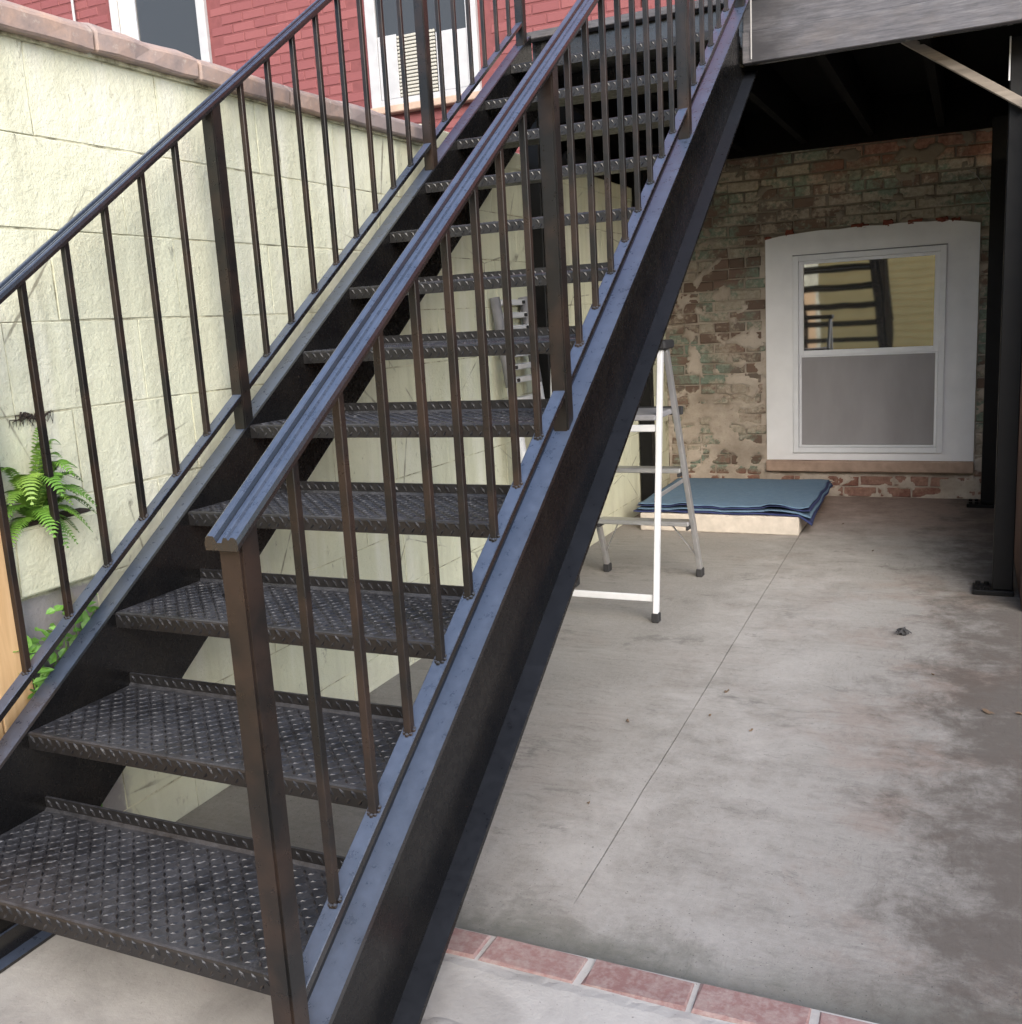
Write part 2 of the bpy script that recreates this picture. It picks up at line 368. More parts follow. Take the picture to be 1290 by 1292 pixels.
# ------------------------------------------------------------------ mesh helpers
def link(name, bm, mat, parent=None, smooth=False):
    me = bpy.data.meshes.new(name)
    bmesh.ops.recalc_face_normals(bm, faces=bm.faces[:])
    bm.to_mesh(me); bm.free()
    if smooth:
        for p in me.polygons: p.use_smooth = True
    return link_me(name, me, mat, parent)
def link_me(name, me, mat, parent=None):
    if mat is not None and not me.materials: me.materials.append(mat)
    o = bpy.data.objects.new(name, me); COL.objects.link(o)
    if parent is not None: o.parent = parent
    return o
def thing(name, label, cat, loc=(0, 0, 0), group=None):
    o = bpy.data.objects.new(name, None); COL.objects.link(o); o.location = loc
    o.empty_display_size = .1
    return tag(o, label, cat, group)
def tag(o, label, cat, group=None):
    o['label'] = label; o['category'] = cat
    if group: o['group'] = group
    return o
def struct(o): o['kind'] = 'structure'; return o
def stuff(o): o['kind'] = 'stuff'; return o

def box(bm, a, b, bev=0):
    x0, y0, z0 = a; x1, y1, z1 = b
    vs_ = [bm.verts.new(p) for p in ((x0, y0, z0), (x1, y0, z0), (x1, y1, z0), (x0, y1, z0), (x0, y0, z1), (x1, y0, z1), (x1, y1, z1), (x0, y1, z1))]
    fs = [bm.faces.new([vs_[i] for i in f]) for f in ((0, 3, 2, 1), (4, 5, 6, 7), (0, 1, 5, 4), (1, 2, 6, 5), (2, 3, 7, 6), (3, 0, 4, 7))]
    if bev:
        es = {e for f in fs for e in f.edges}
        bmesh.ops.bevel(bm, geom=list(es), offset=bev, segments=1, affect='EDGES', profile=.5)
    return bm
def B(a, b, bev=0):
    return box(bmesh.new(), a, b, bev)
def prism(bm, poly, x0, x1, axis='X'):
    """extrude a polygon of (p, q) pairs; axis X: (y, z) pairs along x; axis Y: (x, z) pairs along y; axis Z: (x, y) along z"""
    def P(p, q, t): return {'X': (t, p, q), 'Y': (p, t, q), 'Z': (p, q, t)}[axis]
    a = [bm.verts.new(P(p, q, x0)) for p, q in poly]; b = [bm.verts.new(P(p, q, x1)) for p, q in poly]
    bm.faces.new(a); bm.faces.new(b[::-1])
    for i in range(len(poly)):
        j = (i + 1) % len(poly); bm.faces.new((a[i], b[i], b[j], a[j]))
    return bm
def bar(bm, p, q, w, h, up=(0, 0, 1), bev=0):
    """rectangular bar from p to q, w across and h in the up direction"""
    p = Vector(p); q = Vector(q); d = (q - p).normalized(); u = Vector(up)
    s = d.cross(u).normalized(); u = s.cross(d).normalized()
    vv = []
    for c in (p, q):
        for a, b in ((-1, -1), (1, -1), (1, 1), (-1, 1)): vv.append(bm.verts.new(c + s * a * w / 2 + u * b * h / 2))
    fs = [bm.faces.new([vv[i] for i in f]) for f in ((0, 1, 2, 3), (7, 6, 5, 4), (0, 4, 5, 1), (1, 5, 6, 2), (2, 6, 7, 3), (3, 7, 4, 0))]
    if bev: bmesh.ops.bevel(bm, geom=list({e for f in fs for e in f.edges}), offset=bev, segments=1, affect='EDGES')
    return bm
def tube(bm, pts, r, n=8, r2=None):
    rings = []
    for i, p in enumerate(pts):
        p = Vector(p)
        d = (Vector(pts[min(i + 1, len(pts) - 1)]) - Vector(pts[max(i - 1, 0)])).normalized()
        s = d.cross(Vector((.13, .31, .94))).normalized(); u = s.cross(d)
        rr = r if r2 is None else r + (r2 - r) * i / (len(pts) - 1)
        rings.append([bm.verts.new(p + s * rr * cos(2 * pi * k / n) + u * rr * sin(2 * pi * k / n)) for k in range(n)])
    for a, b in zip(rings, rings[1:]):
        for k in range(n): bm.faces.new((a[k], a[(k + 1) % n], b[(k + 1) % n], b[k]))
    bm.faces.new(rings[0][::-1]); bm.faces.new(rings[-1])
    return bm
def rough_brick_mesh(name, L, D, H, mat, amp=.0022, seed=0):
    """a brick centred on its front face: x = length, y = depth (into the wall), z = height, worn edges"""
    bm = bmesh.new(); box(bm, (-L / 2, 0, -H / 2), (L / 2, D, H / 2))
    bmesh.ops.bevel(bm, geom=[e for e in bm.edges if all(v.co.y < D / 2 for v in e.verts)], offset=.0045, segments=1, affect='EDGES')
    rr = random.Random(seed)
    for v in bm.verts:
        if v.co.y < D / 2:
            v.co += Vector((rr.uniform(-amp, amp), rr.uniform(-amp, amp) * .6, rr.uniform(-amp, amp)))
    bmesh.ops.recalc_face_normals(bm, faces=bm.faces[:])
    me = bpy.data.meshes.new(name); bm.to_mesh(me); bm.free(); me.materials.append(mat); return me

# ------------------------------------------------------------------ the setting: ground, pad, kerb, patio
GZ, PAD = 0.0, 0.043
WX = -.115          # face of the cream block wall
HY = 5.90           # face of the houses
RX = 2.06           # face of the dark wall on the right
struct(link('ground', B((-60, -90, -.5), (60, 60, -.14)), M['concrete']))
def jx(y): return 1.064 - .0213 * (y - .63) + .0022 * noise.noise(Vector((y * 3, .5, 0))) + .0010 * noise.noise(Vector((y * 19, .5, 0)))
KY0, KY1 = .549, .629
for nm, sgn in (('patio_slab', -1), ('patio_slab', 1)):
    g = .0019
    y0, y1 = KY1 + .006, HY - .004; ym, yn = .84, .93; JY = [yn + (y1 - yn) * i / 70 for i in range(71)]
    if sgn < 0: poly = [(WX + .002, y0), (jx(y0) - .0001, y0), (jx(ym) - .0001, ym), *[(jx(q) - g, q) for q in JY], (WX + .002, y1)]
    else: poly = [(jx(y0) + .0001, y0), (RX + 2.9, y0), (RX + 2.9, 3.39), (RX - .002, 3.39), (RX - .002, y1), *[(jx(q) + g * (.6 + .6 * abs(noise.noise(Vector((q * 7, 1, 1))))), q) for q in JY[::-1]], (jx(ym) + .0001, ym)]
    bm = prism(bmesh.new(), poly, -.13, GZ, 'Z')
    bmesh.ops.bevel(bm, geom=[e for e in bm.edges if all(abs(v.co.z) < 1e-5 and v.co.y > .92 for v in e.verts)], offset=.0012, segments=1, affect='EDGES')
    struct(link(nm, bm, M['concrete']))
struct(link('joint_filler', prism(bmesh.new(), [(1.057 - .006, .95), (1.057 + .006, .95), (.952 + .006, 5.88), (.952 - .006, 5.88)], -.150, -.131, 'Z'), M['soil']))
# the pale pad in front, with an uneven broken edge along the kerb
bm = bmesh.new()
nx = 300; xs = [WX + (RX + 2.9 - WX) * i / nx for i in range(nx + 1)]
top = []; mid_ = []; low = []
for x in xs:
    w = -.012 + .022 * noise.noise(Vector((x * 7, 0, 3))) + .011 * noise.noise(Vector((x * 31, 2, 3)))
    top.append(bm.verts.new((x, KY0 - .020 + w, PAD - .001)))
    mid_.append(bm.verts.new((x, KY0 + .004, PAD - .0065 + .004 * noise.noise(Vector((x * 40, 1, 1))))))
    low.append(bm.verts.new((x, -6.0, PAD - .001)))
for i in range(nx):
    bm.faces.new((low[i], low[i + 1], top[i + 1], top[i])); bm.faces.new((top[i], top[i + 1], mid_[i + 1], mid_[i]))
struct(link('front_pad', bm, M['pad']))
struct(link('front_pad', B((-9, -6, -.14), (WX, .5, PAD - .006)), M['pad']))
kerb = struct(link('brick_kerb', B((WX + .003, KY0 - .01, -.13), (RX + 2.9, KY1 + .004, PAD - .005)), M['pad']))
kme = [rough_brick_mesh('brick', .205, .06, KY1 - KY0, M['kerb'], .003, s) for s in range(4)]
for i in range(-4, 12):
    o = link_me('brick', kme[i % 4], None, kerb)
    o.matrix_world = Matrix.Translation((.966 + .2175 * i - .1087 + U(-.002, .002), (KY0 + KY1) / 2, PAD + U(-.001, .002))) @ Matrix.Rotation(radians(-90), 4, 'X') @ Matrix.Rotation(U(-.012, .012), 4, 'Y')
# mortar splash around the foot of the right stringer
bm = bmesh.new(); g_ = {}
for i in range(41):
    for j in range(41):
        u, v = i / 20 - 1, j / 20 - 1
        h = .030 * max(0, 1 - (u * u + v * v) * (1 + .35 * noise.noise(Vector((u * 2, v * 2, 5))))) ** 1.4 + .003 * noise.noise(Vector((u * 7, v * 7, 1)))
        g_[i, j] = bm.verts.new((u * .16, v * .26, h if u * u + v * v < .85 else -.004))
for i in range(40):
    for j in range(40): bm.faces.new((g_[i, j], g_[i + 1, j], g_[i + 1, j + 1], g_[i, j + 1]))
mm = link('mortar_footing', bm, M['pad'], None, True); mm.location = (1.00, .13, PAD); struct(mm)

# ------------------------------------------------------------------ cream block wall on the left
wall = thing('block_wall', 'long cream-painted concrete block wall with clay coping, beside the steel stair', 'wall', (WX, 2.7, 0))
def pc(o, parent):         # keep world coordinates under a moved parent
    o.parent = parent; o.matrix_parent_inverse = parent.matrix_world.inverted() if False else Matrix.Translation(-parent.location); return o
pc(link('mortar_core', B((WX - .20, -2.0, -.13), (WX - .0022, HY - .005, 1.979)), M['cream_joint']), wall)
CH, BL = .2076, .405
def block_me(L, H, seed):
    bm = B((-.03, -L / 2, -H / 2), (0, L / 2, H / 2))
    bmesh.ops.bevel(bm, geom=[e for e in bm.edges if all(v.co.x > -.01 for v in e.verts)], offset=.0014, segments=1, affect='EDGES')
    rr = random.Random(seed)
    for v in bm.verts: v.co.x += rr.uniform(-.0006, .0006); v.co.y += rr.uniform(-.0012, .0012); v.co.z += rr.uniform(-.0012, .0012)
    bmesh.ops.recalc_face_normals(bm, faces=bm.faces[:])
    me = bpy.data.meshes.new('block'); bm.to_mesh(me); bm.free(); me.materials.append(M['cream']); return me
bme = [block_me(BL - .0032, CH - .0036, s) for s in range(6)]
for c in range(10):
    z = 1.981 - CH * (c + .5)
    y = -.48 + (.373 if c % 2 == 0 else .213) - BL * .5
    k = 0
    while y < HY - .03:
        if y - BL / 2 > -.9:
            L1 = min(y + BL / 2, HY - .02); L0 = y - BL / 2
            if L1 - L0 > BL - .01: me = bme[(c * 3 + k) % 6]
            else: me = block_me(L1 - L0 - .0032, CH - .0036, k)
            if L1 - L0 > .03:
                o = link_me('block', me, None); o.location = (WX + U(-.0012, .0006), (L0 + L1) / 2, z); pc(o, wall)
        y += BL; k += 1
# clay coping pieces on the front length, a cream concrete cap beyond
cy = -.55
i = 0
while cy < 2.50:
    L = U(.30, .44) if cy > .3 else .5
    if cy + L > 2.38: L = 2.515 - cy
    bm = prism(bmesh.new(), [(WX + .040, 1.984), (WX + .043, 2.030), (WX + .02, 2.048), (WX - .10, 2.075), (WX - .235, 2.048), (WX - .235, 1.984)], cy + .003, cy + L - .003, 'Y')
    bmesh.ops.bevel(bm, geom=bm.edges[:], offset=.005, segments=1, affect='EDGES')
    bmesh.ops.subdivide_edges(bm, edges=[e for e in bm.edges if e.calc_length() > .15], cuts=5, use_grid_fill=True)
    for v in bm.verts: v.co += Vector((noise.noise(v.co * 14), noise.noise(v.co * 14 + Vector((9, 0, 0))) * .3, noise.noise(v.co * 14 + Vector((0, 9, 0))))) * .005
    o = link('coping_stone', bm, M['coping']); o.location.z = U(-.003, .003); pc(o, wall)
    cy += L; i += 1
pc(link('coping_mortar', B((WX - .19, -.5, 1.977), (WX + .012, 2.51, 1.99)), M['cream_joint']), wall)
pc(link('wall_cap', B((WX - .215, 2.522, 1.980), (WX + .008, HY - .006, 2.062), .008), M['cream']), wall)

# ------------------------------------------------------------------ rear house: exposed brick, window
house = thing('brick_house', 'rear house of worn old brick with green and tan paint patches under the deck', 'house', (1, HY, 0))
FX0 = -.10
pc(link('wall', B((WX - .1, HY + .055, -.14), (9, HY + 8, 8.6)), M['darkbrick']), house)
PX0, PX1, PZ0, PZ1 = .578, 1.872, .250, 1.718      # white panel
def arch(x):
    t = (x - (PX0 + PX1) / 2) / ((PX1 - PX0) / 2); return PZ1 + .034 * max(0, 1 - t ** 4)
bricks = [rough_brick_mesh('brick', .203, .05, .060, M['brick'], .003, s) for s in range(8)]
halfs = [rough_brick_mesh('brick', .098, .05, .060, M['brick'], .003, 50 + s) for s in range(4)]
CR = .0705
row = 0; z = .035
while z < 2.60:
    head = row % 6 == 4
    pitch = .1085 if head else .2145
    x = FX0 + (.054 if head else (.107 if row % 2 else .0))
    while x < RX:
        hl = .049 if head else .1015
        # leave the window opening and its ragged arch free
        inside = x + hl > PX0 - .004 and x - hl < PX1 + .004 and z + .03 > .17 and z - .03 < arch(min(max(x, PX0), PX1)) + .004
        if not inside and x - hl > FX0 - .2 and x + hl < RX:
            me = (halfs if head else bricks)[random.randrange(4 if head else 8)]
            o = link_me('brick', me, None)
            o.location = (x + U(-.004, .004), HY + U(-.004, .003), z + U(-.003, .003)); o.rotation_euler.y = U(-.012, .012); pc(o, house)
        elif inside:
            # cut bricks closing the course against the panel
            for lo, hi in ((x - hl, PX0 - .008), (PX1 + .008, x + hl)):
                if hi - lo > .035 and z < arch(PX0) + .03 and z > .17:
                    o = link('brick', B((lo, HY + U(-.003, .003), z - .03), (hi, HY + .05, z + .03), .004), M['brick']); pc(o, house)
        x += pitch
    z += CR; row += 1
# mortar sheet, smeared over the brick in large ragged patches
def plaster(x, z):
    v = Vector((x, 0, z))
    a = noise.fractal(Vector((x * 1.5 + 3.3, 1.7, z * 1.9)), 1.0, 2.1, 5)
    b = noise.fractal(Vector((x * 9, 7.7, z * 11)), 1.0, 2.0, 4)
    bias = .10 * max(0, 1 - abs(x - .28) / .55) * (1 if .1 < z < 1.5 else .0) - .02 + (-.20 if z > 1.75 else 0) + (.22 if z < .15 else 0)
    c = a * .34 + b * .62 + bias
    k = min(1, max(0, (c - .02) / .12))
    return -.0125 + k * .0180 + .0030 * b
bm = bmesh.new()
NX, NZ = 215, 260
gx = [FX0 - .02 + (RX - FX0 + .01) * i / NX for i in range(NX + 1)]
gz = [-.01 + 2.63 * j / NZ for j in range(NZ + 1)]
V = {}
for i, x in enumerate(gx):
    for j, z in enumerate(gz):
        V[i, j] = bm.verts.new((x, HY - plaster(x, z), z))
for i in range(NX):
    for j in range(NZ):
        x, z = gx[i], gz[j]
        if PX0 + .02 < x < PX1 - .03 and .19 < z < arch(x) - .03: continue
        bm.faces.new((V[i, j], V[i + 1, j], V[i + 1, j + 1], V[i, j + 1]))
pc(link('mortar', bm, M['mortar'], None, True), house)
# window: white panel with arched head, vinyl double-hung sashes, screen, stone sill
FX_0, FX_1, FZ_0, FZ_1 = .757, 1.688, .300, 1.602
bm = bmesh.new()
n = 14
outer = [(PX0, PZ0)] + [(PX1, PZ0 - .004)] + [(PX1 - (PX1 - PX0) * i / n, arch(PX1 - (PX1 - PX0) * i / n) + .006 * noise.noise(Vector((i * 1.7, 0, 0))) + (.004 if i % 3 else 0)) for i in range(n + 1)]
def wallring(bm, out, inn, y0, y1):
    """front and back faces between an outline and a rectangular hole, by fans to the hole's corners"""
    c = [Vector((p[0], p[1])) for p in inn]
    for y in (y0, y1):
        vo = [bm.verts.new((p[0], y, p[1])) for p in out]; vi = [bm.verts.new((p[0], y, p[1])) for p in inn]
        near = [min(range(4), key=lambda k: (c[k] - Vector(p)).length) for p in out]
        for a in range(len(out)):
            b = (a + 1) % len(out)
            f = [vo[a], vo[b], vi[near[b]]] + ([vi[near[a]]] if near[a] != near[b] else [])
            bm.faces.new(f)
        if y == y0: A, Ai = vo, vi
        else:
            for L0, L1 in ((A, vo), (Ai, vi)):
                for a in range(len(L0)):
                    b = (a + 1) % len(L0); bm.faces.new((L0[a], L0[b], L1[b], L1[a]))
wallring(bm, outer, [(FX_0 + .004, FZ_0 + .004), (FX_1 - .004, FZ_0 + .004), (FX_1 - .004, FZ_1 - .004), (FX_0 + .004, FZ_1 - .004)], HY - .012, HY + .05)
win = pc(link('window', bm, M['panel']), house)
win['label'] = 'white panel window with arched head set into the old brick'
def sub(name, bm, mat, par=win):
    o = link(name, bm, mat); o.parent = par
    o.matrix_parent_inverse = Matrix.Translation(-house.location) if False else (Matrix.Identity(4))
    return o
def rect_ring(x0, x1, z0, z1, w, y0, y1, wt=None, wb=None):
    wt = wt or w; wb = wb or w; bm = bmesh.new()
    box(bm, (x0, y0, z0), (x0 + w, y1, z1), .002); box(bm, (x1 - w, y0, z0), (x1, y1, z1), .002)
    box(bm, (x0 + w + .0003, y0 + .0006, z1 - wt), (x1 - w - .0003, y1, z1), .002); box(bm, (x0 + w + .0003, y0 + .0006, z0), (x1 - w - .0003, y1, z0 + wb), .002)
    return bm
sub('window_frame', rect_ring(FX_0, FX_1, FZ_0, FZ_1, .036, HY - .028, HY + .048), M['white_vinyl'])
ix0, ix1 = FX_0 + .0365, FX_1 - .0365
ZM = .968
us = sub('sash', rect_ring(ix0, ix1, ZM - .018, FZ_1 - .037, .030, HY - .012, HY + .016, .02, .034), M['white_vinyl'])
ls = sub('sash', rect_ring(ix0, ix1, FZ_0 + .037, ZM - .0185, .034, HY + .018, HY + .045, .03, .04), M['white_vinyl'])
sub('pane', B((ix0 + .029, HY + .003, ZM + .014), (ix1 - .029, HY + .007, FZ_1 - .056)), M['glass'])
sub('pane', B((ix0 + .033, HY + .030, FZ_0 + .075), (ix1 - .033, HY + .034, ZM - .047)), M['glass'])
sub('insect_screen', B((ix0 + .006, HY - .002, FZ_0 + .052), (ix1 - .006, HY - .0005, ZM - .020)), M['screen'])
sub('screen_frame', rect_ring(ix0 + .001, ix1 - .001, FZ_0 + .038, ZM - .0192, .016, HY - .009, HY + .004, .010, .012), M['white_vinyl'])
bm = B((PX0 - .004, HY - .045, .172), (PX1 + .004, HY + .05, .2455), .006)
bmesh.ops.subdivide_edges(bm, edges=[e for e in bm.edges if e.calc_length() > .5], cuts=20, use_grid_fill=True)
for v in bm.verts: v.co += Vector((0, noise.noise(v.co * 17), noise.noise(v.co * 17 + Vector((5, 0, 0))))) * .004
sub('sill', bm, M['sill_stone'])
sub('caulk', B((FX_0 - .004, HY - .0155, FZ_1 + .0006), (FX_1 + .004, HY - .0125, FZ_1 + .006)), M['grey_plastic'])
# broken brick ends hanging over the panel head
for x, w, h in ((.735, .052, .040), (1.155, .075, .028), (1.20, .04, .02), (1.345, .055, .034), (1.50, .085, .022), (1.655, .06, .026), (1.73, .05, .02), (.60, .05, .018)):
    bm = B((-w / 2, -.010, -h / 2), (w / 2, .03, h / 2))
    bmesh.ops.subdivide_edges(bm, edges=bm.edges[:], cuts=3, use_grid_fill=True)
    for v in bm.verts: v.co += Vector((noise.noise(v.co * 40 + Vector((x * 9, 0, 0))) * .012, noise.noise(v.co * 40 + Vector((0, x * 9, 0))) * .006, noise.noise(v.co * 45 + Vector((0, 0, x * 9))) * .012))
    o = link('brick', bm, M['redbrick']); o.location = (x, HY - .001, arch(x) + h * .35); o.rotation_euler.y = U(-.15, .1); pc(o, house)

# ------------------------------------------------------------------ red painted neighbour house beyond the block wall
red = thing('red_house', 'neighbouring house of red-painted brick with white-framed windows above the block wall', 'house', (-3, HY, 0))
windows = [(-4.86, -3.86, 3.2, 4.75), (-2.36, -1.44, 2.93, 4.55)]
pc(link('wall', B((-9, HY + .0045, -.14), (WX - .12, HY + 8, 8.6)), M['red_joint']), red)
pc(link('upper_wall', B((WX - .10, HY + .01, 2.66), (9, HY + .05, 8.6)), M['red']), house)
rme = [rough_brick_mesh('brick', .207, .03, .0625, M['red'], .0015, 90 + s) for s in range(6)]
row = 0; z = 2.30; cnt = 0
far_ = []
while z < 4.45:
    x = -6.0 + (.1085 if row % 2 else 0)
    while x < -.26:
        t = (1.84 - x) / 2.10
        zlo = 1.30 + (2.03 - 1.30) * t - .12; zhi = 3.42 + (-x) * .16 + .05
        blocked = any(a - .10 < x < b + .10 and c - .09 < z < d for a, b, c, d in windows)
        if zlo < z < zhi and not blocked:
            o = link_me('brick', rme[random.randrange(6)], None); o.location = (x, HY + U(-.0012, .0012), z); pc(o, red); cnt += 1
        elif not blocked: far_.append((x, z))
        x += .2165
    z += .0745; row += 1
bm = bmesh.new()
for x, z in far_: box(bm, (x - .1035, HY + .0, z - .031), (x + .1035, HY + .029, z + .031))
pc(stuff(link('brick_field', bm, M['red'])), red)
for k, (a, b, c, d) in enumerate(windows):
    w = pc(link('window', rect_ring(a - .0, b + .0, c, d, .085, HY - .03, HY + .04, .08, .05), M['greyed_white_paint']), red)
    w.name = 'window'
    def ws(name, bm, mat):
        o = link(name, bm, mat); o.parent = w; return o
    ws('pane', B((a + .08, HY - .012, c + .045), (b - .08, HY - .004, d - .07)), M['glass2'])
    ws('sill', B((a - .06, HY - .075, c - .055), (b + .06, HY + .029, c - .002), .006), M['greyed_white_paint'] if k == 0 else M['sill_stone'])
    if k == 1:
        # open sash held up by white accordion panels and a slatted unit
        ws('filler_panel', B((a + .086, HY - .024, c + .051), (a + .25, HY - .0125, c + .50), .004), M['greyed_white_paint'])
        ws('filler_panel', B((b - .34, HY - .024, c + .051), (b - .20, HY - .0125, c + .46), .004), M['greyed_white_paint'])
        ws('filler_panel', B((b - .195, HY - .024, c + .051), (b - .086, HY - .0125, c + .45), .004), M['greyed_white_paint'])
        for s in range(17):
            ws('slat', B((a + .255, HY - .028, c + .056 + s * .0255), (b - .345, HY - .013, c + .056 + s * .0255 + .019), .003), M['blind'])
    else:
        ws('curtain', B((a + .09, HY - .019, c + .055), (a + .24, HY - .0125, d - .08)), M['curtain'])
        ws('mullion', B((a + .245, HY - .026, c + .051), (a + .275, HY - .0122, d - .081)), M['galv'])
pc(link('downpipe', tube(bmesh.new(), [(-5.27, HY - .03, 2.0), (-5.27, HY - .03, 8.0)], .012, 8), M['greyed_white_paint']), red)

# ------------------------------------------------------------------ dark wall along the right
rw = thing('side_wall', 'dark brown brick side wall beside the black deck posts', 'wall', (RX, 3, 0))
pc(link('wall', B((RX, 3.40, -.14), (RX + 4, HY - .004, 2.0)), M['darkbrick']), rw)
pc(link('coping', B((RX - .01, 3.39, 2.0005), (RX + 4, HY - .004, 2.06), .008), M['coping']), rw)

# ------------------------------------------------------------------ the raised deck on steel posts
DX0, DX1, DY0, DZ = .0, RX + 1.2, 3.385, 2.554
deck = thing('raised_deck', 'raised deck with weathered grey fascia on black steel posts, at the head of the stair', 'deck', (1, 4.5, 0))
pc(link('fascia_board', B((.952, DY0 - .022, 2.278), (DX1, DY0 + .020, 2.398), .003), M['fascia']), deck)
pc(link('fascia_board', B((.952, DY0 - .008, 2.399), (DX1, DY0 + .030, DZ - .032), .003), M['fascia']), deck)
pc(link('rim_channel', B((DX0, DY0 + .031, 2.285), (DX1, DY0 + .07, DZ - .032)), M['black']), deck)
y = DY0 - .02
while y < HY - .05:
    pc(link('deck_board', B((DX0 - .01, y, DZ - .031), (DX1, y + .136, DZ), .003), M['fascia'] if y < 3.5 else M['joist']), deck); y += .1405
x = DX0 + .02
while x < DX1:
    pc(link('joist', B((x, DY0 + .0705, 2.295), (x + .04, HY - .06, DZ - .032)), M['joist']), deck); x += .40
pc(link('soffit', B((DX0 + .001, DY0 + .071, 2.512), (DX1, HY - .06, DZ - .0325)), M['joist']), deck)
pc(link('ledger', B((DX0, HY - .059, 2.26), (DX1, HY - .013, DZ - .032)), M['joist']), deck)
pc(link('added_dark_soffit', B((-.34, 4.05, 2.285), (-.001, HY - .06, 2.50)), M['joist']), deck)  # added dark block, hides the bright red facade behind the treads
pc(link('added_dark_board', B((-.30, 4.10, 2.066), (-.275, HY - .06, 2.2845)), M['joist']), deck)  # added board that keeps the gap over the block wall dark
for (x, y, sgn) in ((1.951, 3.64, -1), (1.918, 5.62, -1), (-.098, 3.47, 1), (-.104, 5.16, 1)):
    s = .081
    p = pc(link('support_post', B((x, y, .023), (x + s, y + s, 2.284), .004), M['post']), deck)
    px0, px1 = (x - .078, x + s + .006) if sgn < 0 else (x - .006, x + s + .07)
    def sp(name, bm, mat):
        o = link(name, bm, mat); o.parent = p; return o
    sp('base_plate', B((px0, y - .022, GZ + .0005), (px1, y + s + .03, .0225), .003), M['post'])
    for bx in ((px0 + .022, px0 + .056) if sgn < 0 else (px1 - .056, px1 - .022)):
        for by in (y - .002, y + s + .008):
            bm = bmesh.new(); bmesh.ops.create_cone(bm, cap_ends=True, segments=6, radius1=.012, radius2=.012, depth=.012)
            bmesh.ops.translate(bm, verts=bm.verts[:], vec=(bx, by, .0288)); sp('bolt', bm, M['post'])
o = link('brace', bar(bmesh.new(), (1.555, 3.60, 2.330), (2.012, 3.60, 2.012), .026, .034, (0, 0, 1), .002), M['brace']); pc(o, deck)
pc(link('post_cap_edge', B((1.946, 3.634, 2.12), (1.952, 3.64, 2.2845)), M['galv']), deck)

# ------------------------------------------------------------------ the steel stair
SL = .67829
stair = thing('metal_staircase', 'black steel stair with open diamond-plate treads and slim baluster railings, rising to the deck', 'staircase', (.48, 0, PAD))
ST0, SDEP = .257, .358                 # stringer top at y = 0 and its plumb depth
def zt(y): return ST0 + SL * y
def ztb(y): return ST0 - SDEP + SL * y
YT, YB = 3.355, -.19
zc = 2.272
def strip(off0, off1, yend, ylow=None):
    """a sloping strip between two heights under the stringer top, cut level at the pad and plumb at the deck"""
    y0a = max(YB, (PAD - ST0 - off0) / SL); y0b = max(YB, (PAD - ST0 - off1) / SL)
    poly = []
    # upper edge from the foot to the head, lower edge back
    ya = YB if ST0 + off1 + SL * YB > PAD else (PAD - ST0 - off1) / SL
    yb = YB if ST0 + off0 + SL * YB > PAD else (PAD - ST0 - off0) / SL
    poly = [(ya, ST0 + off1 + SL * ya), (yend, ST0 + off1 + SL * yend), (yend, ST0 + off0 + SL * yend), (yb, ST0 + off0 + SL * yb)]
    if yb > ya and ya == YB: poly.append((YB, PAD))
    return poly
def web_poly():
    yb = (PAD - ST0 + SDEP) / SL; ye = (zc - ST0 + SDEP) / SL
    return [(YB, PAD), (YB, zt(YB)), (YT, zt(YT)), (YT, zc), (ye, zc), (yb, PAD)]
for side in ('left', 'right'):
    if side == 'left': w0, w1, f0, f1 = .013, .0215, -.036, .0130
    else: w0, w1, f0, f1 = .9335, .9420, .9420, .990
    bm = prism(bmesh.new(), web_poly(), w0, w1)
    tf = .013
    pc(link('top_flange', prism(bmesh.new(), strip(-tf, .0, YT), f0, f1), M['black']), stair)  # split off so its colour can carry the painted blue sky sheen
    yb = (PAD - ST0 + SDEP) / SL; ye = (zc - ST0 + SDEP) / SL
    prism(bm, [(yb, PAD), (ye, zc), (ye - tf / SL, zc), (yb - tf / SL, PAD)], f0, f1)
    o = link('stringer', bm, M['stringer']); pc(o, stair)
    if side == 'left': o['label'] = 'left channel stringer along the cream wall'
    # foot angle
    pc(link('foot_angle', B((f0, YB - .012, PAD + .0004), (f1, YB - .0005, PAD + .10), .002), M['black']), stair)
# floor clip beside the left foot
bm = bmesh.new(); box(bm, (.0222, -.10, PAD + .0004), (.062, .42, PAD + .007)); box(bm, (.0222, -.10, PAD + .0072), (.029, .42, PAD + .055))
pc(link('floor_clip', bm, M['black']), stair)

